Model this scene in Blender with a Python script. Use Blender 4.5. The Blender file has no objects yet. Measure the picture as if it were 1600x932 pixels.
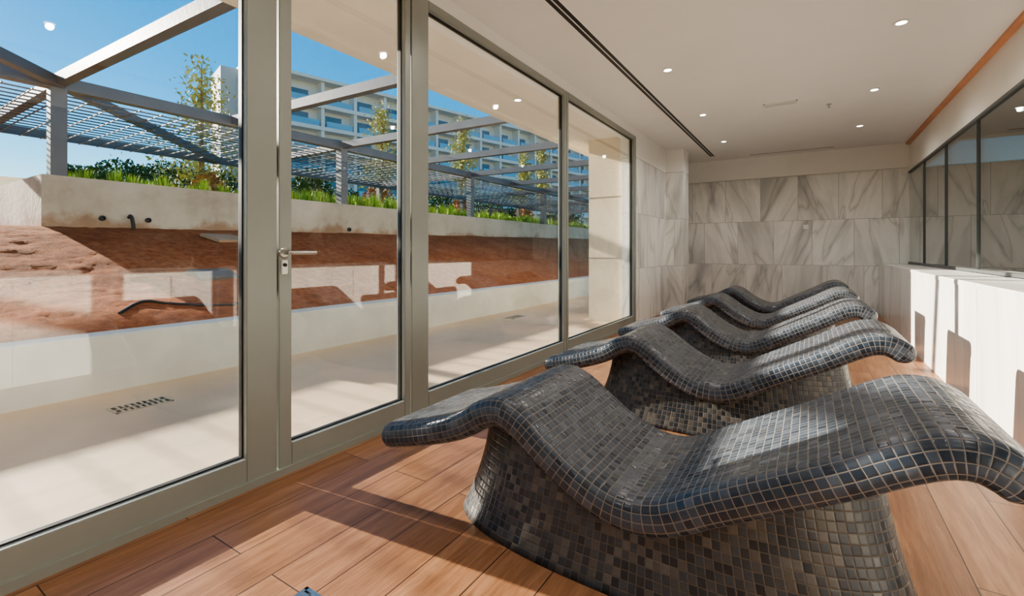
import bpy, bmesh, math, random
from mathutils import Vector, noise
random.seed(7)
C = bpy.context.scene.collection
H = 1.1
# ------------------------------------------------------------ node helpers
class NT:
    def __init__(s, name):
        s.m = bpy.data.materials.new(name); s.m.use_nodes = True
        s.t = s.m.node_tree; s.t.nodes.clear()
        s.out = s.t.nodes.new('ShaderNodeOutputMaterial')
    def n(s, typ, **kw):
        nd = s.t.nodes.new(typ)
        for k, v in kw.items(): setattr(nd, k, v)
        return nd
    def l(s, a, b): s.t.links.new(a, b)
    def put(s, sock, v):
        if isinstance(v, bpy.types.NodeSocket): s.l(v, sock)
        elif v is not None: sock.default_value = v
    def math(s, op, a, b=None, c=None, clamp=False):
        nd = s.n('ShaderNodeMath', operation=op, use_clamp=clamp)
        s.put(nd.inputs[0], a); s.put(nd.inputs[1], b)
        if c is not None: s.put(nd.inputs[2], c)
        return nd.outputs[0]
    def sep(s, v):
        nd = s.n('ShaderNodeSeparateXYZ'); s.l(v, nd.inputs[0]); return nd.outputs
    def comb(s, x, y, z=0.0):
        nd = s.n('ShaderNodeCombineXYZ')
        for i, v in enumerate((x, y, z)): s.put(nd.inputs[i], v)
        return nd.outputs[0]
    def noise(s, vec, scale, detail=4, rough=.55, dist=0):
        nd = s.n('ShaderNodeTexNoise'); s.l(vec, nd.inputs['Vector'])
        nd.inputs['Scale'].default_value = scale; nd.inputs['Detail'].default_value = detail
        nd.inputs['Roughness'].default_value = rough; nd.inputs['Distortion'].default_value = dist
        return nd.outputs['Fac']
    def ramp(s, fac, stops, interp='LINEAR'):
        nd = s.n('ShaderNodeValToRGB'); s.l(fac, nd.inputs[0]); cr = nd.color_ramp
        cr.interpolation = interp
        while len(cr.elements) < len(stops): cr.elements.new(.5)
        for e, (p, c) in zip(cr.elements, stops):
            e.position = p; e.color = (c[0], c[1], c[2], 1)
        return nd.outputs[0]
    def mix(s, fac, a, b, mode='MIX'):
        nd = s.n('ShaderNodeMix', data_type='RGBA', blend_type=mode)
        s.put(nd.inputs[0], fac)
        for i, v in ((6, a), (7, b)):
            if isinstance(v, bpy.types.NodeSocket): s.l(v, nd.inputs[i])
            else: nd.inputs[i].default_value = (v[0], v[1], v[2], 1)
        return nd.outputs[2]
    def bsdf(s, col, rough=.5, metal=0, bump=None, bstr=.3, bdist=.01, spec=.5, coat=0):
        b = s.n('ShaderNodeBsdfPrincipled')
        if isinstance(col, bpy.types.NodeSocket): s.l(col, b.inputs['Base Color'])
        else: b.inputs['Base Color'].default_value = (col[0], col[1], col[2], 1)
        s.put(b.inputs['Roughness'], rough); b.inputs['Metallic'].default_value = metal
        b.inputs['Specular IOR Level'].default_value = spec
        b.inputs['Coat Weight'].default_value = coat
        if bump is not None:
            bn = s.n('ShaderNodeBump'); bn.inputs['Strength'].default_value = bstr
            bn.inputs['Distance'].default_value = bdist
            s.l(bump, bn.inputs['Height']); s.l(bn.outputs[0], b.inputs['Normal'])
        s.l(b.outputs[0], s.out.inputs[0]); return b
    def pos(s):
        return s.n('ShaderNodeNewGeometry').outputs['Position']
    def obj(s):
        return s.n('ShaderNodeTexCoord').outputs['Object']

def simple(name, col, rough=.5, metal=0, nscale=None, namt=.12, bstr=.15, spec=.5, obj=False):
    t = NT(name)
    if nscale:
        p = t.obj() if obj else t.pos()
        f = t.noise(p, nscale, 6)
        c = t.ramp(f, [(.25, [max(0, v*(1-namt)) for v in col]), (.75, [min(1, v*(1+namt)) for v in col])])
        f2 = t.noise(p, nscale*8, 4)
        t.bsdf(c, rough, metal, f2, bstr, .01, spec)
    else:
        f = t.noise(t.pos(), 30, 2)
        c = t.ramp(f, [(.3, [v*.97 for v in col]), (.7, col)])
        t.bsdf(c, rough, metal, spec=spec)
    return t.m

def emis(name, col, st):
    t = NT(name); e = t.n('ShaderNodeEmission'); e.inputs[0].default_value = (*col, 1); e.inputs[1].default_value = st
    t.l(e.outputs[0], t.out.inputs[0]); return t.m

def glass(name, tint, f0=.04, rough=0.0, refl=(1, 1, 1), power=5.):
    # thin glass: Schlick reflectance on both faces, straight transmission
    t = NT(name)
    tr = t.n('ShaderNodeBsdfTransparent'); tr.inputs[0].default_value = (*tint, 1)
    gl = t.n('ShaderNodeBsdfGlossy'); gl.inputs['Roughness'].default_value = rough; gl.inputs[0].default_value = (*refl, 1)
    g = t.n('ShaderNodeNewGeometry'); dp = t.n('ShaderNodeVectorMath', operation='DOT_PRODUCT')
    t.l(g.outputs['Incoming'], dp.inputs[0]); t.l(g.outputs['Normal'], dp.inputs[1])
    k = t.math('SUBTRACT', 1, t.math('ABSOLUTE', dp.outputs['Value']), clamp=True)
    fr = t.math('ADD', f0, t.math('MULTIPLY', 1-f0, t.math('POWER', k, power)), clamp=True)
    mx = t.n('ShaderNodeMixShader'); t.l(fr, mx.inputs[0]); t.l(tr.outputs[0], mx.inputs[1]); t.l(gl.outputs[0], mx.inputs[2])
    t.l(mx.outputs[0], t.out.inputs[0]); return t.m

def mosaic(name, stops, grout, tile=.027, rough=(.12, .35)):
    t = NT(name)
    uv = t.n('ShaderNodeTexCoord').outputs['UV']
    x, y, _ = t.sep(uv)
    x = t.math('DIVIDE', x, tile); y = t.math('DIVIDE', y, tile)
    fx, fy = t.math('FLOOR', x), t.math('FLOOR', y)
    rx, ry = t.math('FRACT', x), t.math('FRACT', y)
    wn = t.n('ShaderNodeTexWhiteNoise', noise_dimensions='3D'); t.l(t.comb(fx, fy, 3.3), wn.inputs['Vector'])
    val = wn.outputs['Value']; cr, cg, cb = t.sep(wn.outputs['Color'])
    dx = t.math('ABSOLUTE', t.math('SUBTRACT', rx, .5)); dy = t.math('ABSOLUTE', t.math('SUBTRACT', ry, .5))
    d = t.math('MAXIMUM', dx, dy)
    g = t.math('GREATER_THAN', d, .452)
    col = t.ramp(val, stops, 'CONSTANT')
    cloud = t.noise(t.comb(x, y, 0), 2.2, 3)
    col = t.mix(.25, col, t.ramp(cloud, [(.3, (.35, .35, .35)), (.7, (.7, .7, .7))]), 'OVERLAY')
    col = t.mix(g, col, grout)
    dome = t.math('SUBTRACT', 1, t.math('POWER', t.math('MULTIPLY', d, 2.1), 7), clamp=True)
    tilt = t.math('ADD', t.math('MULTIPLY', t.math('SUBTRACT', cr, .5), rx), t.math('MULTIPLY', t.math('SUBTRACT', cg, .5), ry))
    h = t.math('ADD', dome, t.math('MULTIPLY', tilt, .4))
    r = t.math('ADD', rough[0], t.math('MULTIPLY', cb, rough[1]-rough[0]))
    r = t.math('ADD', r, t.math('MULTIPLY', g, .4))
    t.bsdf(col, r, 0, h, .8, .0012, .5)
    return t.m

def marble(name, lo, mid, hi, w=.6, hgt=.83, rough=.18, joint=True, seed=0., contrast=1.):
    t = NT(name)
    x, y, z = t.sep(t.pos())
    h = t.math('ADD', t.math('ADD', x, y), 20+seed)
    row = t.math('FLOOR', t.math('DIVIDE', z, hgt))
    hh = t.math('ADD', h, t.math('MULTIPLY', t.math('SINE', t.math('MULTIPLY', row, 2.7)), .33))
    colm = t.math('FLOOR', t.math('DIVIDE', hh, w))
    wn = t.n('ShaderNodeTexWhiteNoise', noise_dimensions='3D'); t.l(t.comb(colm, row, 1.0), wn.inputs['Vector'])
    r, g, b = t.sep(wn.outputs['Color'])
    slant = t.math('MULTIPLY', t.math('SUBTRACT', b, .5), .8)
    vx = t.math('ADD', t.math('MULTIPLY', t.math('ADD', h, t.math('MULTIPLY', z, slant)), 1.4), t.math('MULTIPLY', r, 40))
    vz = t.math('ADD', t.math('MULTIPLY', z, .30), t.math('MULTIPLY', g, 40))
    v = t.comb(vx, vz, 0)
    f = t.noise(v, 1.5, 3, .5, .35)
    f2 = t.noise(v, 1.6, 3, .5, .5)
    f3 = t.noise(v, 7, 4, .6, .3)
    c = t.ramp(f, [(.30, lo), (.42, mid), (.52, hi), (.8, hi)])
    band = t.math('ABSOLUTE', t.math('SUBTRACT', f2, .5))
    vein = t.ramp(band, [(.0, (.55, .55, .55)), (.010, (.78, .78, .78)), (.035, (1, 1, 1))])
    c = t.mix(.65*contrast, c, vein, 'MULTIPLY')
    c = t.mix(.2*contrast, c, t.ramp(f3, [(.35, (.6, .6, .6)), (.55, (1, 1, 1))]), 'MULTIPLY')
    tone = t.math('ADD', .82, t.math('MULTIPLY', g, .22))
    tc = t.comb(tone, tone, tone)
    c = t.mix(.9, c, tc, 'MULTIPLY')
    if joint:
        fz = t.math('FRACT', t.math('DIVIDE', z, hgt)); fh = t.math('FRACT', t.math('DIVIDE', hh, w))
        j = t.math('MAXIMUM', t.math('LESS_THAN', fz, .007), t.math('LESS_THAN', fh, .009))
        c = t.mix(j, c, (.40, .39, .37))
    t.bsdf(c, rough, 0, spec=.5)
    return t.m

# ------------------------------------------------------------ mesh helpers
def newobj(name, me, mat=None, parent=None):
    o = bpy.data.objects.new(name, me)
    if mat: me.materials.append(mat)
    C.objects.link(o)
    if parent: o.parent = parent; o.matrix_parent_inverse = parent.matrix_world.inverted()
    return o
def meta(o, label, cat, group=None, kind=None):
    o["label"] = label; o["category"] = cat
    if group: o["group"] = group
    if kind: o["kind"] = kind
    return o
def boxes(name, lst, mat, parent=None, bevel=0, origin=None):
    xs = [b[i] for b in lst for i in (0, 1)]; ys = [b[i] for b in lst for i in (2, 3)]; zs = [b[i] for b in lst for i in (4, 5)]
    org = Vector(origin) if origin else Vector(((min(xs)+max(xs))/2, (min(ys)+max(ys))/2, min(zs)))
    bm = bmesh.new()
    for (x0, x1, y0, y1, z0, z1) in lst:
        vs = [bm.verts.new(Vector(p)-org) for p in ((x0,y0,z0),(x1,y0,z0),(x1,y1,z0),(x0,y1,z0),(x0,y0,z1),(x1,y0,z1),(x1,y1,z1),(x0,y1,z1))]
        for f in ((0,3,2,1),(4,5,6,7),(0,1,5,4),(1,2,6,5),(2,3,7,6),(3,0,4,7)): bm.faces.new([vs[i] for i in f])
    if bevel: bmesh.ops.bevel(bm, geom=bm.edges[:], offset=bevel, segments=2, affect='EDGES')
    me = bpy.data.meshes.new(name); bm.to_mesh(me); bm.free()
    o = bpy.data.objects.new(name, me); me.materials.append(mat); o.location = org
    C.objects.link(o)
    if parent:
        o.parent = parent; o.location = org - parent.location
    return o
def box(name, x0, x1, y0, y1, z0, z1, mat, parent=None, bevel=0):
    return boxes(name, [(x0, x1, y0, y1, z0, z1)], mat, parent, bevel)
def struct(o, label="", cat="structure"):
    o["kind"] = "structure"
    if label: o["label"] = label
    o["category"] = cat
    return o
def empty(name, loc):
    e = bpy.data.objects.new(name, None); e.location = loc; e.empty_display_size = .2; C.objects.link(e); return e
def lathe(name, prof, mat, loc=(0,0,0), seg=28, parent=None, axis='Z', smooth=True):
    bm = bmesh.new(); rings = []
    for r, z in prof:
        ring = []
        for i in range(seg):
            a = 2*math.pi*i/seg; p = (r*math.cos(a), r*math.sin(a), z)
            if axis == 'X': p = (p[2], p[0], p[1])
            ring.append(bm.verts.new(p))
        rings.append(ring)
    for a, b in zip(rings, rings[1:]):
        for i in range(seg): bm.faces.new((a[i], a[(i+1) % seg], b[(i+1) % seg], b[i]))
    bm.faces.new(rings[0][::-1]); bm.faces.new(rings[-1])
    bmesh.ops.recalc_face_normals(bm, faces=bm.faces[:])
    me = bpy.data.meshes.new(name); bm.to_mesh(me); bm.free()
    o = bpy.data.objects.new(name, me); me.materials.append(mat); C.objects.link(o)
    o.location = Vector(loc) - (parent.location if parent else Vector((0,0,0)))
    if parent: o.parent = parent
    return o
def tube(name, pts, rad, mat, parent=None, seg=10):
    org = Vector(pts[0])
    cu = bpy.data.curves.new(name, 'CURVE'); cu.dimensions = '3D'; cu.bevel_depth = rad; cu.bevel_resolution = 3; cu.use_fill_caps = True
    sp = cu.splines.new('BEZIER'); sp.bezier_points.add(len(pts)-1)
    for bp, p in zip(sp.bezier_points, pts):
        bp.co = Vector(p)-org; bp.handle_left_type = bp.handle_right_type = 'AUTO'
    tmp = bpy.data.objects.new('tmp', cu); C.objects.link(tmp)
    dg = bpy.context.evaluated_depsgraph_get(); me = bpy.data.meshes.new_from_object(tmp.evaluated_get(dg))
    bpy.data.objects.remove(tmp)
    for p in me.polygons: p.use_smooth = True
    me.materials.clear(); me.materials.append(mat)
    o = bpy.data.objects.new(name, me); C.objects.link(o); o.location = org - (parent.location if parent else Vector((0,0,0)))
    if parent: o.parent = parent
    return o

TH = math.atan2(465, 730); FW = Vector((-math.sin(TH), math.cos(TH), 0)); RT = Vector((math.cos(TH), math.sin(TH), 0))
def at(u, d):
    v = FW*d + RT*((u-800)/730*d); return v.x, v.y

# ------------------------------------------------------------ materials
M_ceil = simple('ceiling_paint', (.84, .83, .81), .55, nscale=2, namt=.02, bstr=.02)
M_wallp = simple('wall_paint', (.83, .81, .77), .5, nscale=2, namt=.03, bstr=.02)
M_alu = simple('aluminium_frame', (.31, .33, .30), .38, .2, nscale=3, namt=.05, bstr=.02)
M_black = simple('black_rubber', (.012, .012, .012), .5)
M_steel = simple('brushed_steel', (.55, .54, .5), .28, 1)
M_glass = glass('window_glass', (.975, .985, .98), .05)
M_part = glass('partition_glass', (.52, .60, .58), .19, power=3.0)
M_marb = marble('grey_marble', (.56, .57, .56), (.76, .76, .73), (.92, .91, .87), w=.62)
M_marbw = marble('white_marble', (.72, .71, .69), (.82, .81, .78), (.90, .88, .84), w=1.6, hgt=2, contrast=.35, joint=False)
M_stone = simple('limestone', (.74, .64, .48), .7, nscale=3, namt=.08)
M_conc = NT('concrete')
_p = M_conc.pos(); _f = M_conc.noise(_p, 1.1, 8, .65); _f2 = M_conc.noise(_p, 14, 5)
_c = M_conc.ramp(_f, [(.3, (.34, .29, .22)), (.5, (.48, .43, .35)), (.7, (.57, .52, .44))])
_z = M_conc.sep(_p)[2]
_st = M_conc.ramp(M_conc.math('ADD', M_conc.math('SUBTRACT', _z, 1.5), M_conc.math('MULTIPLY', M_conc.math('SUBTRACT', _f, .5), .9), clamp=True), [(0, (.66, .40, .24)), (.14, (1, 1, 1))])
_c = M_conc.mix(.7, _c, _st, 'MULTIPLY')
M_conc.bsdf(_c, .85, 0, _f2, .4, .02); M_conc = M_conc.m
M_concw = simple('pale_concrete', (.60, .62, .60), .8, nscale=2, namt=.12)
M_terr = simple('terrace_paving', (.60, .47, .33), .65, nscale=1.2, namt=.14, bstr=.1)
M_pergo = simple('galvanised_steel', (.12, .13, .145), .5, .3, nscale=3)
M_rod = simple('steel_rod', (.10, .12, .15), .5, .3)
t = NT('red_soil'); p = t.pos(); f = t.noise(p, .9, 10, .7); f2 = t.noise(p, 11, 8, .7); f3 = t.noise(p, 60, 3)
c = t.ramp(f, [(.3, (.34, .11, .042)), (.5, (.46, .165, .068)), (.7, (.54, .235, .11))])
c = t.mix(.65, c, t.ramp(f2, [(.35, (.36, .32, .3)), (.6, (1, 1, 1))]), 'MULTIPLY')
c = t.mix(.5, c, t.ramp(f3, [(.6, (0, 0, 0)), (.72, (.28, .19, .13))]), 'ADD')
t.bsdf(c, .95, 0, f2, 1, .05, .1); M_soil = t.m
t = NT('hill_ground'); p = t.pos(); f = t.noise(p, .5, 8, .7); f2 = t.noise(p, 5, 8, .7)
c = t.ramp(f, [(.35, (.45, .18, .075)), (.48, (.50, .24, .11)), (.55, (.20, .26, .07)), (.7, (.28, .32, .09))])
c = t.mix(.6, c, t.ramp(f2, [(.35, (.3, .3, .3)), (.65, (1, 1, 1))]), 'MULTIPLY')
t.bsdf(c, .95, 0, f2, .8, .1, .1); M_hill = t.m
# plank floor
t = NT('wood_plank_tile'); x, y, z = t.sep(t.pos())
v = t.comb(t.math('ADD', y, 30.3), t.math('ADD', x, 10.14), 0)
br = t.n('ShaderNodeTexBrick'); br.offset = .37; br.offset_frequency = 2
t.l(v, br.inputs['Vector']); br.inputs['Scale'].default_value = 1
br.inputs['Brick Width'].default_value = 1.2; br.inputs['Row Height'].default_value = .2
br.inputs['Mortar Size'].default_value = .0022; br.inputs['Mortar Smooth'].default_value = .1
br.inputs['Color1'].default_value = (0, 0, 0, 1); br.inputs['Color2'].default_value = (1, 1, 1, 1); br.inputs['Mortar'].default_value = (.5, .5, .5, 1)
rowid = t.math('FLOOR', t.math('DIVIDE', t.math('ADD', x, 10.14), .2))
gv = t.comb(t.math('ADD', t.math('MULTIPLY', y, .9), t.math('MULTIPLY', rowid, 7.3)), t.math('MULTIPLY', x, 13), t.math('MULTIPLY', t.sep(br.outputs['Color'])[0], 9))
g1 = t.noise(gv, 2.0, 7, .65, .4); g2 = t.noise(gv, 12, 5, .7)
c = t.ramp(g1, [(.3, (.26, .125, .062)), (.5, (.38, .192, .100)), (.7, (.49, .272, .152))])
c = t.mix(.55, c, t.ramp(t.sep(br.outputs['Color'])[0], [(0, (.58, .53, .50)), (1, (1, 1, 1))]), 'MULTIPLY')
c = t.mix(.4, c, t.ramp(g2, [(.35, (.45, .4, .36)), (.6, (1, 1, 1))]), 'MULTIPLY')
c = t.mix(br.outputs['Fac'], c, (.05, .025, .015))
h = t.math('SUBTRACT', t.math('MULTIPLY', g2, .3), br.outputs['Fac'])
t.bsdf(c, t.math('ADD', .30, t.math('MULTIPLY', g2, .2)), 0, h, .35, .003, .45); M_floor = t.m
ST = [(0, (.020, .031, .048)), (.2, (.032, .046, .066)), (.42, (.042, .058, .082)), (.6, (.025, .036, .054)), (.74, (.052, .069, .094)), (.86, (.036, .046, .060)), (.95, (.070, .086, .110))]
SB = [(0, (.018, .024, .033)), (.15, (.034, .041, .050)), (.33, (.055, .061, .068)), (.5, (.026, .034, .043)), (.64, (.078, .077, .074)), (.78, (.042, .052, .064)), (.9, (.100, .100, .096))]
M_mos = mosaic('mosaic_seat', ST, (.19, .165, .14), rough=(.2, .38))
M_mosb = mosaic('mosaic_base', SB, (.11, .09, .07), tile=.028, rough=(.25, .48))

# ------------------------------------------------------------ room shell
HC = 2.9; XL = -2.18; XR = 1.4; YF = 10.2; YB = -3.0
struct(box('floor', XL-.12, 4.2, YB-.2, YF+.2, -.12, 0, M_floor), "wood-look plank floor tiles in warm brown")
struct(box('ceiling', XL-.1, 4.2, YB-.2, YF+.2, HC, HC+.15, M_ceil), "smooth off-white plaster ceiling")
struct(boxes('wall_far', [(XL-.3, 4.2, YF, YF+.2, 0, 2.49)], M_marb), "grey veined marble tile wall")
struct(box('trim_1', XL-.1, XR+.02, YF-.12, YF+.2, 2.49, HC, M_wallp), "painted bulkhead above the marble")
struct(box('wall_rear', XL-.3, 4.2, YB-.2, YB, 0, HC, M_wallp), "painted wall")
struct(boxes('wall_left', [(XL-.22, XL, 6.86, YF, 0, 2.5), (XL, -1.87, 8.55, 8.95, 0, 2.5)], M_marb), "marble clad wall and pier")
struct(boxes('wall_header', [(XL-.24, XL+.0, YB, YF, 2.80, HC), (XL-.24, XL, 6.86, YF, 2.5, 2.8), (XL, -1.87, 8.55, 8.95, 2.5, HC)], M_wallp), "painted header over the windows")
struct(box('wall_left_rear', XL-.22, XL, YB, -1.1, 0, 2.80, M_wallp), "painted wall")
struct(boxes('wall_right', [(XR, XR+.12, YB, YF, 2.43, HC), (XR, XR+.12, YB, YF, 0, .80), (XR, XR+.12, YB, -.2, .8, 2.43)], M_wallp), "painted wall around the glass partition")
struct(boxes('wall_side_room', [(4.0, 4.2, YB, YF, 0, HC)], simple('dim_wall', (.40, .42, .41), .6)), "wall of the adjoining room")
M_orange = simple('orange_reflection', (.62, .28, .14), .4, nscale=4)  # warm floor reflection at the ceiling edge, painted as an orange strip
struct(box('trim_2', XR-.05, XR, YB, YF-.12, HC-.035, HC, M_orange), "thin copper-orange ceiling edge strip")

# windows: frame rings in plane x
def frame_ring(name, y0, y1, z0, z1, wl, wr, wb, wt, x0, x1, mat, parent=None):
    return boxes(name, [(x0, x1, y0, y0+wl, z0, z1), (x0, x1, y1-wr, y1, z0, z1), (x0, x1, y0+wl, y1-wr, z0, z0+wb), (x0, x1, y0+wl, y1-wr, z1-wt, z1)], mat, parent, bevel=.003)
def window(name, y0, y1, wl, wr, x0=XL-.075, x1=XL, wb=.14, label=""):
    f = struct(frame_ring(name, y0, y1, 0, 2.80, wl, wr, wb, .06, x0, x1, M_alu), label, "window")
    g0, g1 = y0+wl, y1-wr
    xm = (x0+x1)/2-.01
    ga = frame_ring('gasket', g0-.002, g1+.002, wb-.002, 2.742, .008, .008, .008, .008, xm-.012, xm+.018, M_black, f)
    gl = box('glass_pane', xm-.004, xm+.004, g0, g1, wb, 2.74, M_glass, f)
    return f
window('window_1', -1.1, 1.30, .12, .145, label="fixed glazed panel in grey aluminium frame")
door = window('door_1', 1.31, 2.20, .066, .05, label="grey aluminium glazed door with steel lever handle")
window('window_2', 2.21, 4.50, .16, .05, label="fixed picture window in grey aluminium frame")
window('window_3', 4.505, 6.86, .05, .10, label="fixed picture window in grey aluminium frame")
struct(boxes('trim_3', [(XL-.10, XL+.015, -1.1, 6.86, 0, .035)], M_alu), "aluminium window sill track")
# door furniture
he = empty('door_handle', (XL, 1.335, 1.09)); he.parent = door; he.location = Vector((XL, 1.335, 1.09))-door.location; he["label"] = "satin steel lever handle"
def sub(o, par, loc):
    o.parent = par; o.location = loc; return o
sub(lathe('rosette', [(.026, 0), (.026, .006), (.022, .009)], M_steel, axis='X'), he, (0, 0, 0))
sub(lathe('spindle', [(.010, 0), (.010, .05)], M_steel, axis='X'), he, (.006, 0, 0))
sub(tube('lever', [(0, 0, 0), (.012, .005, 0), (.016, .03, 0), (.016, .135, 0)], .0095, M_steel), he, (.045, 0, 0))
ke = boxes('key_escutcheon', [(XL, XL+.008, 1.318, 1.352, .985, 1.055)], M_steel, door, bevel=.003)
lk = lathe('lock_cylinder', [(.009, 0), (.009, .006)], M_black, (XL+.008, 1.335, 1.03), parent=door, axis='X')

# exterior shell
struct(box('wall_stone_pier', -2.96, -2.26, 6.92, 9.8, -.02, 2.85, M_stone), "cream limestone clad pier outside the window")
for i, z in enumerate((.98, 1.93)):
    struct(box('trim_%d' % (4+i), -2.964, -2.256, 6.915, 9.81, z, z+.012, simple('joint_%d' % i, (.3, .25, .2), .8)), "dark joint in stone cladding")
struct(boxes('roof_overhang', [(-3.32, XL-.24, -8, 14, 2.85, 3.0), (-3.42, -3.30, -8, 14, 2.82, 3.75)], simple('soffit_render', (.80, .74, .64), .7, nscale=2, namt=.05)), "cream rendered roof overhang and fascia")
struct(box('terrace_floor', -4.66, XL-.12, -9, 26, -.15, -.01, M_terr), "beige paved terrace strip")
meta(box('low_concrete_wall', -4.92, -4.64, -9, 26, -.15, .435, M_concw, bevel=.01), "low pale concrete kerb wall beside the terrace", "wall", kind="structure")

# ------------------------------------------------------------ marble counters
def counter(x0, y0, y1, label):
    x1, zt = XR-.005, .88
    root = empty('marble_counter', (x0, (y0+y1)/2, 0))
    n = max(1, round((y1-y0)/1.2)); w = (y1-y0)/n
    for i in range(n):
        box('front_panel', x0, x0+.03, y0+i*w+.004, y0+(i+1)*w-.004, 0, zt-.04, M_marbw, root, bevel=.0015)
    box('counter_body', x0+.03, x1, y0+.002, y1-.002, 0, zt-.04, M_marbw, root)
    box('countertop', x0-.004, x1, y0, y1, zt-.04, zt, M_marbw, root, bevel=.003)
    meta(root, label, "counter")
counter(.95, -.1, 6.55, "long solid white marble counter below the glass partition")
counter(1.0, 6.56, 10.19, "white marble counter beside the grey marble wall")
# ------------------------------------------------------------ partition
M_dark = simple('dark_frame', (.10, .11, .11), .4, .3)
ys = [-.2, 1.2, 2.5, 3.8, 5.1, 6.4, 7.7, 9.0, 10.18]
f = struct(boxes('window_4', [(XR-.005, XR+.05, -.2, YF-.01, .885, .915), (XR-.005, XR+.05, -.2, YF-.01, 2.40, 2.43)], M_dark), "smoked glass partition in slim dark channels", "partition")
for a, b in zip(ys, ys[1:]):
    box('glass_panel', XR+.015, XR+.027, a+.005, b-.005, .90, 2.42, M_part, f)
struct(boxes('trim_6', [(XR+.0, XR+.03, y-.004, y+.004, .915, 2.40) for y in ys[1:-1]], M_dark), "slim dark glazing joints")
M_blue = simple('blue_reflection', (.06, .26, .60), .3)
meta(box('blue_reflection_panel', 3.9, 3.995, 5.0, 9.5, .5, 2.2, M_blue), "added blue panel standing in for window reflections in the partition", "panel")  # added behind the partition; its blue paints the reflected windows and sky

# ------------------------------------------------------------ ceiling items
M_wht = simple('white_metal', (.85, .84, .82), .4)
M_lamp = emis('lamp_glow', (1, .93, .82), 8)
for y in (-.65, 1.15, 2.95, 4.75, 6.57, 8.36):
    for x in (-1.19, .61):
        root = empty('recessed_downlight', (x, y, HC-.008))
        meta(root, "small round recessed ceiling downlight, lit", "ceiling light", "ceiling downlights")
        a = lathe('trim_ring', [(.052, .0075), (.055, .002), (.05, 0), (.038, .002), (.036, .0075)], M_wht)
        b = lathe('bulb', [(.034, .0), (.034, .004)], M_lamp)
        a.parent = root; b.parent = root; b.location = (0, 0, .001)
        L = bpy.data.lights.new('spot', 'SPOT'); L.energy = 28; L.spot_size = math.radians(165); L.spot_blend = 1; L.color = (1, .95, .89); L.shadow_soft_size = .025
        lo = bpy.data.objects.new('lamp_light', L); C.objects.link(lo); lo.parent = root; lo.location = (0, 0, -.02)
o = boxes('linear_air_diffuser', [(-1.61, -1.60, -2.5, 9.56, HC-.004, HC), (-1.565, -1.555, -2.5, 9.56, HC-.004, HC), (-1.52, -1.51, -2.5, 9.56, HC-.004, HC)], M_wht)
meta(o, "long slim twin-slot air diffuser in the ceiling", "air vent")
s = boxes('slot', [(-1.60, -1.565, -2.5, 9.56, HC-.003, HC), (-1.555, -1.52, -2.5, 9.56, HC-.003, HC)], M_black, o)
o = boxes('ceiling_grille', [(-.48, -.12, 6.50, 6.515, HC-.012, HC), (-.48, -.12, 6.63, 6.645, HC-.012, HC), (-.48, -.465, 6.5, 6.645, HC-.012, HC), (-.135, -.12, 6.5, 6.645, HC-.012, HC)] + [(-.465, -.135, 6.525+i*.018, 6.532+i*.018, HC-.01, HC) for i in range(6)], M_wht)
meta(o, "small white rectangular ceiling ventilation grille", "air vent")
box('grille_back', -.465, -.135, 6.515, 6.63, HC-.003, HC, simple('vent_grey', (.2, .2, .2), .6), o)
o = lathe('fire_sprinkler', [(.03, 0), (.03, -.006), (.01, -.008), (.008, -.035), (.018, -.038), (.018, -.042)], M_steel, (.2, 6.93, HC))
meta(o, "small metal ceiling fire sprinkler", "sprinkler")
o = boxes('slot_vent', [(-.95, .35, 9.80, 9.83, HC-.006, HC)], simple('slot_grey', (.45, .42, .4), .6)); meta(o, "thin linear slot vent near the marble wall", "air vent")
o = boxes('wall_switch', [(-.10, -.02, YF-.012, YF, 1.50, 1.58)], M_wht, bevel=.002); meta(o, "white square wall switch on the marble", "switch")
box('rocker', -.085, -.035, YF-.016, YF-.012, 1.515, 1.565, M_wht, o)
# drains
def grate(x, y, sx, sy, z, name, label, nb):
    lst = [(x-sx, x+sx, y-sy, y-sy+.012, z, z+.006), (x-sx, x+sx, y+sy-.012, y+sy, z, z+.006), (x-sx, x-sx+.012, y-sy, y+sy, z, z+.006), (x+sx-.012, x+sx, y-sy, y+sy, z, z+.006)]
    st = (2*sy-.024)/nb
    for i in range(1, nb): lst.append((x-sx+.01, x+sx-.01, y-sy+.012+i*st-.008, y-sy+.012+i*st+.008, z, z+.0055))
    lst.append((x-.008, x+.008, y-sy+.01, y+sy-.01, z, z+.0055))
    o = boxes(name, lst, M_steel); meta(o, label, "drain")
    box('drain_recess', x-sx+.005, x+sx-.005, y-sy+.005, y+sy-.005, z-.0005, z+.001, M_black, o)
grate(-1.33, .875, .05, .05, 0, 'floor_drain', "square polished steel floor drain cover", 5)
grate(-4.05, 1.40, .09, .17, -.01, 'drain_grate', "rectangular steel drain grate in the terrace", 9)
xx, yy = at(805, 7.8); grate(xx, yy, .1, .2, -.01, 'drain_grate', "rectangular steel drain grate near the stone pier", 9)

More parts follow.
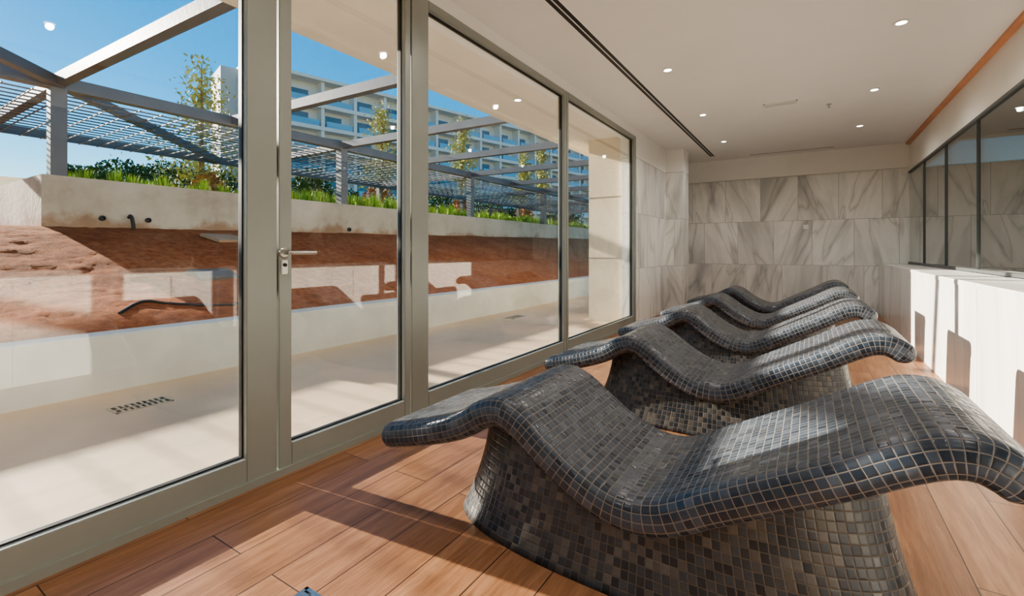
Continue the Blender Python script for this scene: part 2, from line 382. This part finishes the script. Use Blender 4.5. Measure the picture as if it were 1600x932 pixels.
# ------------------------------------------------------------ loungers
PR = [(-1.60,.335),(-1.40,.385),(-1.19,.455),(-1.06,.53),(-.96,.555),(-.86,.52),(-.75,.44),(-.64,.37),(-.52,.325),(-.40,.335),(-.25,.415),(-.09,.50),(.05,.575),(.16,.64),(.25,.68),(.33,.685),(.40,.655),(.455,.61)]
def cr(p0, p1, p2, p3, t):
    return tuple(.5*((2*b)+(-a+c)*t+(2*a-5*b+4*c-d)*t*t+(-a+3*b-3*c+d)*t**3) for a, b, c, d in zip(p0, p1, p2, p3))
dense = []
for i in range(len(PR)-1):
    p0 = PR[max(0, i-1)]; p3 = PR[min(len(PR)-1, i+2)]
    for k in range(12): dense.append(cr(p0, PR[i], PR[i+1], p3, k/12))
dense.append(PR[-1])
S = [0]
for a, b in zip(dense, dense[1:]): S.append(S[-1]+math.dist(a, b))
TOT = S[-1]
def prof_at(s):
    s = max(0, min(TOT, s))
    for i in range(len(S)-1):
        if S[i+1] >= s:
            k = (s-S[i])/max(1e-9, S[i+1]-S[i]); a, b = dense[i], dense[i+1]
            return a[0]+(b[0]-a[0])*k, a[1]+(b[1]-a[1])*k
    return dense[-1]
def ztop(x):
    for a, b in zip(dense, dense[1:]):
        if a[0] <= x <= b[0]: return a[1]+(b[1]-a[1])*(x-a[0])/max(1e-9, b[0]-a[0])
    return dense[0][1] if x < dense[0][0] else dense[-1][1]
CX = -.5
def make_lounger_meshes():
    TK, HW, RC, E = .105, .335, .040, .05
    ss = [E*(1-math.cos(k*math.pi/2/6)) for k in range(7)]
    n = 110
    ss += [E+(TOT-2*E)*k/n for k in range(1, n)]
    ss += [TOT-E*(1-math.cos(k*math.pi/2/6)) for k in range(6, -1, -1)]
    def ring(hw, tk, rc):
        pts = []
        zc = -tk/2; ht = tk/2; rc = min(rc, ht*.98)
        N = 14
        for k in range(N): pts.append((-hw+rc+(2*hw-2*rc)*k/N, zc+ht))
        for k in range(8):
            a = math.pi/2 - k*math.pi/8*1.0
            ca, sa = math.cos(a), math.sin(a)
            cz = (ht-rc)*(1 if sa > 0 else -1)
            pts.append((hw-rc+rc*ca, zc+cz+rc*sa))
        for k in range(N): pts.append((hw-rc-(2*hw-2*rc)*k/N, zc-ht))
        for k in range(8):
            a = -math.pi/2 - k*math.pi/8
            ca, sa = math.cos(a), math.sin(a)
            cz = (ht-rc)*(1 if sa > 0 else -1)
            pts.append((-hw+rc+rc*ca, zc+cz+rc*sa))
        return pts
    bm = bmesh.new(); uvl = bm.loops.layers.uv.new('UVMap'); rings = []
    full = ring(HW, TK, RC); per = [0]
    for a, b in zip(full, full[1:]+full[:1]): per.append(per[-1]+math.dist(a, b))
    for s in ss:
        x, z = prof_at(s); xa, za = prof_at(s-.012); xb, zb = prof_at(s+.012)
        tx, tz = xb-xa, zb-za; L = math.hypot(tx, tz); tx /= L; tz /= L
        nx, nz = -tz, tx
        e = min(s, TOT-s); q = 1.0
        if e < E: q = math.sqrt(max(0.02, 1-((E-e)/E)**2))
        hw = HW - (1-q)*.035
        tk = TK*q
        R = ring(hw, tk, RC)
        off = -(TK-tk)/2
        rings.append([bm.verts.new((x-CX+nx*(zo+off), yo, z+nz*(zo+off))) for yo, zo in R])
    M = len(full)
    for i in range(len(rings)-1):
        for j in range(M):
            j2 = (j+1) % M
            f = bm.faces.new((rings[i][j], rings[i+1][j], rings[i+1][j2], rings[i][j2])); f.smooth = True
            us = (ss[i], ss[i+1], ss[i+1], ss[i]); vs = (per[j], per[j], per[j+1], per[j+1])
            for l, u, v in zip(f.loops, us, vs): l[uvl].uv = (u, v)
    for rg in (rings[0], rings[-1]):
        f = bm.faces.new(rg)
        for l in f.loops: l[uvl].uv = (l.vert.co.y, l.vert.co.z)
    bmesh.ops.recalc_face_normals(bm, faces=bm.faces[:])
    me = bpy.data.meshes.new('seat_shell'); bm.to_mesh(me); bm.free(); me.materials.append(M_mos)
    bm = bmesh.new(); uvl = bm.loops.layers.uv.new('UVMap'); rings = []
    K = 120; T = 16
    def se(a, b, th, n=2.7):
        c, s = math.cos(th), math.sin(th)
        return a*math.copysign(abs(c)**(2/n), c), b*math.copysign(abs(s)**(2/n), s)
    ring0 = [se(.80, .315, 2*math.pi*k/K) for k in range(K)]; per = [0]
    for a, b in zip(ring0, ring0[1:]+ring0[:1]): per.append(per[-1]+math.dist(a, b))
    for ti in range(T+1):
        tt = ti/T; w = (1-tt)**1.7; rg = []
        for k in range(K):
            a = .67+.13*w; b = .262+.053*w
            x, y = se(a, b, 2*math.pi*k/K)
            xt, _ = se(.67, .262, 2*math.pi*k/K)
            z = tt*(ztop(xt+CX)-.055)
            rg.append(bm.verts.new((x, y, z)))
        rings.append(rg)
    for i in range(T):
        for k in range(K):
            k2 = (k+1) % K
            f = bm.faces.new((rings[i][k], rings[i][k2], rings[i+1][k2], rings[i+1][k])); f.smooth = True
            vv = (rings[i][k].co.z, rings[i][k2].co.z, rings[i+1][k2].co.z, rings[i+1][k].co.z)
            for l, u, v in zip(f.loops, (per[k], per[k+1], per[k+1], per[k]), vv): l[uvl].uv = (u, v)
    bm.faces.new(rings[0][::-1])
    bmesh.ops.recalc_face_normals(bm, faces=bm.faces[:])
    mb = bpy.data.meshes.new('base'); bm.to_mesh(mb); bm.free(); mb.materials.append(M_mosb)
    return me, mb
ms, mb = make_lounger_meshes()
for yn in (1.40, 2.89, 4.40, 5.93, 7.45):
    root = empty('tiled_lounger', (CX, yn+.335, 0))
    meta(root, "wavy spa lounger clad in dark blue-grey glass mosaic tiles", "lounger", "row of heated loungers")
    for nm, m in (('seat_shell', ms), ('base', mb)):
        o = bpy.data.objects.new(nm, m); C.objects.link(o); o.parent = root

# ------------------------------------------------------------ terrain
def soil_z(x, y):
    k = min(1, max(0, (-x-4.9)/4.1)); k = k*k*(3-2*k)*.35+k*.65
    z = .40 + (1.02+.012*max(0, min(30, y)))*k
    z += .02*noise.noise(Vector((x*.9, y*.9, 0))) + .010*noise.noise(Vector((x*4, y*4, 2))) + .012*noise.noise(Vector((x*11, y*11, 7)))
    return z - (.05 if x > -5.0 else 0)
def hill_z(x, y):
    dx = max(0, -x-9.2); s = min(1, max(0, (y-2.0)/9)); s = s*s*(3-2*s)
    return 2.12 + dx*(.035+.075*s) + .12*noise.noise(Vector((x*.4, y*.4, 5)))*min(1, dx/2)
def grid(name, xs, ys, fz, mat):
    bm = bmesh.new(); V = [[bm.verts.new((x, y, fz(x, y))) for y in ys] for x in xs]
    for i in range(len(xs)-1):
        for j in range(len(ys)-1):
            f = bm.faces.new((V[i][j], V[i+1][j], V[i+1][j+1], V[i][j+1])); f.smooth = True
    bmesh.ops.recalc_face_normals(bm, faces=bm.faces[:])
    me = bpy.data.meshes.new(name); bm.to_mesh(me); bm.free()
    if me.polygons[0].normal.z < 0: me.flip_normals()
    return newobj(name, me, mat)
struct(grid('ground_soil', [-4.85-.06*i for i in range(75)]+[-9.5, -12, -20, -40], [-12+.5*j for j in range(22)]+[-1+.07*j for j in range(230)]+[15.2+.15*j for j in range(90)], soil_z, M_soil), "bare red soil bank")
struct(grid('ground_hill', [-9.22-.3*i for i in range(30)]+[-19, -22, -26, -32, -40, -50, -60], [2.08+.4*j for j in range(70)]+[32, 40, 50, 60, 80, 110, 140], hill_z, M_hill), "planted red earth hillside")
struct(boxes('retaining_wall', [(-9.25, -9.0, 1.96, 48, .5, 2.17), (-22, -9.25, 1.96, 2.14, .5, 2.17)], M_conc), "weathered beige concrete retaining wall")
for (y, r) in ((2.62, .04), (3.2, .04), (7.1, .045)):
    z = 1.62
    o = lathe('drain_hole', [(r, 0), (r, .03), (r*.8, .03), (r*.75, .005)], M_black, (-9.0, y, z-.03), axis='X', seg=18); meta(o, "dark weep pipe opening in the concrete wall", "pipe", "weep pipes")
o = tube('black_hose', [(-8.99, 2.95, 1.62), (-8.93, 2.95, 1.64), (-8.88, 2.96, 1.55), (-8.87, 2.97, 1.42)], .026, M_black); meta(o, "short black hose hanging from the concrete wall", "hose")
pts = []
for i in range(15):
    a = i*.42; x = -5.40-.22*math.sin(a)-.02*i; y = 1.6+.10*i+.1*math.cos(a)
    pts.append((x, y, soil_z(x, y)+.012))
o = tube('irrigation_hose', pts, .014, M_black); meta(o, "thin black irrigation hose lying loose on soil", "hose")
def slab(u, v_d, w, l, rot, mat, name, label):
    x, y = at(u, v_d); z = soil_z(x, y)
    bm = bmesh.new(); bmesh.ops.create_cube(bm, size=1); bmesh.ops.scale(bm, vec=(w, l, .05), verts=bm.verts)
    bmesh.ops.bevel(bm, geom=bm.edges[:], offset=.01, segments=2, affect='EDGES')
    me = bpy.data.meshes.new(name); bm.to_mesh(me); bm.free(); o = newobj(name, me, mat); o.location = (x, y, z+.02); o.rotation_euler = (0, .28, rot)
    meta(o, label, "slab"); return o
slab(352, 7.75, .4, .6, .3, simple('slab_stone', (.40, .29, .20), .9, nscale=5), 'concrete_slab', "broken concrete slab lying against the wall")
slab(335, 6.0, .35, .5, .1, simple('cast_iron', (.12, .12, .12), .7, nscale=8), 'manhole_cover', "grey metal manhole cover set in soil")

# ------------------------------------------------------------ pergola
pg = empty('steel_pergola', (-9.12, 2.15, 2.17)); meta(pg, "grey galvanised steel pergola frame along the retaining wall", "pergola")
PY = [-2.70, 2.15, 7.0, 11.85, 16.7, 21.55, 26.4]
for y in PY[1:]:
    box('post', -9.21, -9.03, y-.09, y+.09, 2.17, 3.42, M_pergo, pg)
for y in PY[1:]:
    box('back_post', -13.4, -13.25, y-.07, y+.07, hill_z(-13.3, y)-.1, 3.42, M_pergo, pg)
box('main_beam', -9.2, -9.04, -2.8, 28, 3.42, 3.60, M_pergo, pg)
box('main_beam', -13.4, -13.25, -2.8, 28, 3.42, 3.58, M_pergo, pg)
def beam(name, a, b, w, h, mat, parent):
    a, b = Vector(a), Vector(b); d = b-a; L = d.length
    bm = bmesh.new(); bmesh.ops.create_cube(bm, size=1); bmesh.ops.scale(bm, vec=(L, w, h), verts=bm.verts)
    me = bpy.data.meshes.new(name); bm.to_mesh(me); bm.free(); me.materials.append(mat)
    o = bpy.data.objects.new(name, me); C.objects.link(o); o.rotation_euler = (0, 0, math.atan2(d.y, d.x)); o.location = (a+b)/2-parent.location; o.parent = parent
yb = -2.70
while yb < 28:
    post = min(abs(yb-p) for p in PY) < .1
    if post: box('cross_beam', -13.4, -9.2, yb-.07, yb+.07, 3.44, 3.58, M_pergo, pg)
    beam('roof_beam', (-9.12, yb, 3.53), (-3.44, yb+.22, 3.53), .13, .15, M_pergo, pg)
    yb += 2.425
beam('diagonal_beam', (-13.3, 6.3, 3.5), (-4.4, -2.4, 3.5), .12, .14, M_pergo, pg)
for a, b in zip(PY, PY[1:]):
    lst = []
    y = a+.12
    while y < b-.05:
        lst.append((-13.25, -9.2, y-.008, y+.008, 3.38, 3.395)); y += .3
    x = -13.2
    while x < -9.2:
        lst.append((x-.009, x+.009, a, b, 3.395, 3.415)); x += .24
    boxes('wire_mesh_panel', lst, M_rod, pg)

# ------------------------------------------------------------ hotel
hx, hy = -67.0, 35.5; ang = math.atan2(58, 14.8)
hr = empty('hotel_building', (hx, hy, 2)); hr.rotation_euler = (0, 0, ang)
meta(hr, "white multi-storey hotel with glass balconies on the hillside", "building")
M_hw = simple('hotel_render', (.84, .87, .89), .8, nscale=.2, namt=.04)
M_hg = simple('hotel_grey', (.52, .56, .60), .8, nscale=.2, namt=.04)
M_win = simple('hotel_window', (.04, .14, .24), .1, spec=.8)
M_bal = simple('balcony_glass', (.18, .50, .74), .1, spec=.8)
def hbox(name, x0, x1, y0, y1, z0, z1, mat, bevel=0):
    bm = bmesh.new(); vs = [bm.verts.new(p) for p in ((x0,y0,z0),(x1,y0,z0),(x1,y1,z0),(x0,y1,z0),(x0,y0,z1),(x1,y0,z1),(x1,y1,z1),(x0,y1,z1))]
    for f in ((0,3,2,1),(4,5,6,7),(0,1,5,4),(1,2,6,5),(2,3,7,6),(3,0,4,7)): bm.faces.new([vs[i] for i in f])
    me = bpy.data.meshes.new(name); bm.to_mesh(me); bm.free(); me.materials.append(mat)
    o = bpy.data.objects.new(name, me); C.objects.link(o); o.parent = hr; return o
ZT = 26.0; FH = 3.5; LB = 80; BW = 5.33
hbox('body', 0, LB, 1.8, 9, 0, ZT-.2, M_hw)
hbox('end_block', -.4, 0.2, -.8, 7, 0, ZT-.1, M_hw)
hbox('stair_tower', -3.0, -.2, 1.0, 7, 0, ZT-1.2, M_hg)
hbox('roof_slab', -.3, LB, -.6, 9, ZT-.5, ZT, M_hw)
for fl in range(6):
    z0 = ZT-.5-FH*(fl+1)
    hbox('balcony_slab', 0, LB, -.3, 1.9, z0-.6, z0, M_hw)
    for b in range(15):
        x0 = b*BW
        hbox('balcony_glass', x0+.6, x0+BW-.6, -.2, -.12, z0, z0+.95, M_bal)
        hbox('hotel_window', x0+1.1, x0+BW-1.6, 1.72, 1.82, z0+.05, z0+2.3, M_win)
for b in range(16):
    hbox('divider_wall', b*BW-.25, b*BW+.25, -.1, 1.9, 0, ZT-.3, M_hw)

# ------------------------------------------------------------ plants
def leafmat(name, a, b):
    t = NT(name); oi = t.n('ShaderNodeNewGeometry').outputs['Random Per Island']
    c = t.ramp(oi, [(0, a), (1, b)]); t.bsdf(c, .7, spec=.2); return t.m
M_leafd = leafmat('dark_leaves', (.03, .07, .02), (.09, .17, .04))
M_leafo = leafmat('olive_leaves', (.22, .25, .07), (.52, .50, .16))
M_grass = leafmat('grass_blades', (.14, .32, .03), (.48, .60, .10))
M_flow = leafmat('orange_flowers', (.70, .30, .05), (.85, .6, .15))
M_rust = leafmat('rust_leaves', (.26, .12, .05), (.42, .24, .10))
M_bark = simple('bark', (.20, .13, .08), .9, nscale=5, namt=.3)
def leaves_mesh(name, n, fn, size, mat, squash=1):
    bm = bmesh.new()
    for _ in range(n):
        c = Vector(fn()); s = size*random.uniform(.6, 1.3)
        a = Vector((random.gauss(0, 1), random.gauss(0, 1), random.gauss(0, 1))).normalized()
        b = a.cross(Vector((random.gauss(0, 1), random.gauss(0, 1), random.gauss(0, 1)))).normalized()
        a *= s; b *= s*.45
        bm.faces.new([bm.verts.new(c+p) for p in (-a, b, a, -b)])
    me = bpy.data.meshes.new(name); bm.to_mesh(me); bm.free(); me.materials.append(mat); return me
def blob(rx, ry, rz, zc=0):
    def f():
        while True:
            p = [random.uniform(-1, 1) for _ in range(3)]; r = math.sqrt(sum(q*q for q in p))
            if r < 1 and r > .35:
                k = 1+.25*noise.noise(Vector(p)*2.2)
                return (p[0]*rx*k, p[1]*ry*k, zc+p[2]*rz*k)
    return f
def tree(u, d, vtop, w, mat, low=.3, n=1500, label="young slender tree with sparse olive-green foliage"):
    x, y = at(u, d); z = hill_z(x, y)-.05; hgt = H+(392-vtop)*d/730 - z
    root = empty('young_tree', (x, y, z)); meta(root, label, "tree", "young trees on the hillside")
    tr = lathe('trunk', [(.09, 0), (.07, hgt*.3), (.045, hgt*.65), (.012, hgt*.97)], M_bark, seg=8); tr.parent = root
    bl = []
    for k in range(18):
        zz = hgt*random.uniform(low, .95); a = random.uniform(0, 6.28); rr = w*(1.05-zz/hgt)*random.uniform(.5, 1)
        bl.append((rr*math.cos(a), rr*math.sin(a), zz+.2*rr))
    brs = bmesh.new()
    for bx, by, bz in bl:
        v0 = Vector((0, 0, bz-.35*w)); v1 = Vector((bx, by, bz)); sd = Vector((.02, 0, 0)); su = Vector((0, .02, 0))
        p = [brs.verts.new(q) for q in (v0-sd, v0+sd, v0+su, v1)]
        for fc in ((0, 1, 3), (1, 2, 3), (2, 0, 3)): brs.faces.new([p[i] for i in fc])
    me = bpy.data.meshes.new('branches'); brs.to_mesh(me); brs.free(); me.materials.append(M_bark)
    o = bpy.data.objects.new('branches', me); C.objects.link(o); o.parent = root
    def fn():
        if random.random() < .35:
            zz = random.uniform(low, 1); return (random.gauss(0, .12*w), random.gauss(0, .12*w), zz*hgt)
        c = random.choice(bl); s = .2*w
        return (c[0]+random.gauss(0, s), c[1]+random.gauss(0, s), c[2]+random.gauss(0, s*1.2))
    o = bpy.data.objects.new('foliage', leaves_mesh('foliage', n, fn, .05+.0014*d, mat)); C.objects.link(o); o.parent = root
tree(315, 14, 92, 1.4, M_leafo, .12, 2400)
tree(597, 22, 172, 1.2, M_leafo, .2, 2200)
tree(722, 26, 185, 1.1, M_leafo, .2, 2200)
tree(817, 34, 235, 1.1, M_leafo, .2, 1700)
tree(846, 38, 232, 1.1, M_leafo, .2, 1700)
placed = []
def bush(u, d, w, h, mat, label, n=1300):
    x, y = at(u, d)
    if any(math.hypot(x-a, y-b) < (w+c)*1.05 for a, b, c in placed): return
    placed.append((x, y, w)); z = hill_z(x, y)-.1
    me = leaves_mesh('shrub', n, blob(w, w, h*.55, h*.5), .05+.002*d, mat)
    o = bpy.data.objects.new('shrub', me); C.objects.link(o); o.location = (x, y, z); meta(o, label, "bush", "hillside shrubs")
    bm = bmesh.new()
    for k in range(7):
        a = k*.9; p0 = Vector((0, 0, 0)); p1 = Vector((w*.6*math.cos(a), w*.6*math.sin(a), h*.7))
        q = [bm.verts.new(v) for v in (p0+Vector((.03, 0, 0)), p0-Vector((.03, 0, 0)), p0+Vector((0, .03, 0)), p1)]
        for fc in ((0, 1, 3), (1, 2, 3), (2, 0, 3)): bm.faces.new([q[i] for i in fc])
    ms_ = bpy.data.meshes.new('stem'); bm.to_mesh(ms_); bm.free(); ms_.materials.append(M_bark)
    s_ = bpy.data.objects.new('stem', ms_); C.objects.link(s_); s_.parent = o
D = "dense dark green evergreen shrub"; R = "rust-brown dry shrub on the red bank"
for u, d, w, h in ((150, 24, .9, 1.2), (185, 20, 1.0, 1.6), (225, 26, 1.0, 1.3), (262, 20, 1.0, 1.5), (300, 24, 1.1, 1.7), (345, 27, 1.4, 1.5), (490, 24, .9, 1.9), (530, 30, 1.3, 1.3), (470, 33, 1.4, 1.6), (640, 37, 1.6, 1.8), (690, 33, 1.2, 1.9), (760, 42, 1.8, 2.0), (800, 50, 1.9, 1.6), (880, 50, 2.0, 2.2), (120, 30, 1.2, 1.2)):
    bush(u, d, w, h, M_leafd, D)
for u, d, w, h in ((325, 12.5, .4, .9), (590, 19, .6, 1.1), (722, 23, .5, 1.3), (820, 30, .7, 1.3)):
    bush(u, d, w, h, M_rust, R, 500)
def tuft_mesh(kind):
    bm = bmesh.new(); n = 80
    for _ in range(n):
        a = random.uniform(0, 6.28); r = random.uniform(0, .13); h = random.uniform(.12, .32); ln = random.uniform(.03, .1)
        b = Vector((r*math.cos(a), r*math.sin(a), 0)); d = Vector((math.cos(a), math.sin(a), 0)); s = Vector((-d.y, d.x, 0))*.009
        m = b+d*ln*.4+Vector((0, 0, h*.6)); tp = b+d*ln+Vector((0, 0, h))
        v = [bm.verts.new(q) for q in (b-s, b+s, m+s, m-s)]; bm.faces.new(v); bm.faces.new((v[3], v[2], bm.verts.new(tp)))
    me = bpy.data.meshes.new('grass_tuft'); bm.to_mesh(me); bm.free(); me.materials.append(M_grass); return me
tm = [tuft_mesh(0) for _ in range(4)]
def fl_fn(): return (random.gauss(0, .08), random.gauss(0, .08), random.uniform(.2, .36))
fm = [leaves_mesh('flowers', 14, fl_fn, .018, M_flow) for _ in range(2)]
tp = []; tries = 0
while len(tp) < 280 and tries < 14000:
    tries += 1
    y = 2.5 + (random.random()**1.5)*26; x = -9.5 - random.random()**1.7*3.0
    if any(abs(x-a) < .37 and abs(y-b) < .37 for a, b in tp): continue
    if any(abs(x+9.12) < .4 and abs(y-q) < .3 for q in PY): continue
    if any(math.hypot(x-a, y-b) < c+.3 for a, b, c in placed): continue
    i = len(tp); tp.append((x, y))
    o = bpy.data.objects.new('grass_tuft', tm[i % 4]); C.objects.link(o)
    s = random.uniform(.8, 1.0)
    o.location = (x, y, hill_z(x, y)-.03); o.scale = (s, s, s*random.uniform(.9, 1.8)); o.rotation_euler = (0, 0, random.uniform(0, 6.28))
    flw = random.random() < .22
    meta(o, "green grassy tuft with small orange flowers" if flw else "bright green grassy tuft on the planted bank", "plant", "planted grass tufts")
    if flw:
        q = bpy.data.objects.new('flowers', fm[i % 2]); C.objects.link(q); q.parent = o
fx, fy = at(770, 30); fz = hill_z(fx, fy)-.1
lst = [(fx-.02, fx+.02, fy-1.8+.2*i, fy-1.8+.2*i+.04, fz, fz+1.0) for i in range(19)] + [(fx-.03, fx+.03, fy-1.85, fy+1.85, fz+.95, fz+1.0)]
meta(boxes('railing_fence', lst, M_black), "dark metal railing on the hillside", "fence")

for y in (2.8, 4.6):
    root = empty('soffit_downlight', (-2.85, y, 2.845)); meta(root, "small round soffit downlight under the overhang", "ceiling light", "soffit downlights")
    a = lathe('trim_ring', [(.052, .005), (.055, -.002), (.05, -.006), (.036, .0)], M_wht); a.parent = root
    b = lathe('bulb', [(.034, -.004), (.034, .004)], M_lamp); b.parent = root

# ------------------------------------------------------------ light
W = bpy.data.worlds.new('World'); bpy.context.scene.world = W; W.use_nodes = True
nt = W.node_tree; sky = nt.nodes.new('ShaderNodeTexSky'); sky.sky_type = 'NISHITA'; sky.sun_disc = False
sky.sun_elevation = math.radians(24); sky.altitude = 800; sky.air_density = 1.0; sky.dust_density = .1; sky.ozone_density = 1.6
sd = Vector((-1, -.11, math.tan(math.radians(20)))).normalized()
sky.sun_rotation = math.atan2(sd.x, sd.y)
hs = nt.nodes.new('ShaderNodeHueSaturation'); hs.inputs['Saturation'].default_value = 1.6; hs.inputs['Hue'].default_value = .492
bg = nt.nodes['Background']; nt.links.new(sky.outputs[0], hs.inputs['Color']); nt.links.new(hs.outputs[0], bg.inputs[0]); bg.inputs[1].default_value = .18
SL = bpy.data.lights.new('sun', 'SUN'); SL.energy = 18.0; SL.angle = math.radians(.6); SL.color = (1, .90, .76)
so = bpy.data.objects.new('sun', SL); C.objects.link(so); so.rotation_euler = sd.to_track_quat('Z', 'Y').to_euler()
try: bpy.context.scene.view_settings.look = 'AgX - Medium High Contrast'
except Exception: pass
bpy.context.scene.view_settings.exposure = .25

cam = bpy.data.cameras.new('camera'); co = bpy.data.objects.new('camera', cam); C.objects.link(co)
cam.sensor_width = 36; cam.sensor_fit = 'HORIZONTAL'; cam.lens = 730/1600*36; cam.shift_y = -74/1600; cam.clip_start = .05; cam.clip_end = 1000
co.location = (0, 0, H); co.rotation_euler = (math.pi/2, 0, TH)
bpy.context.scene.camera = co
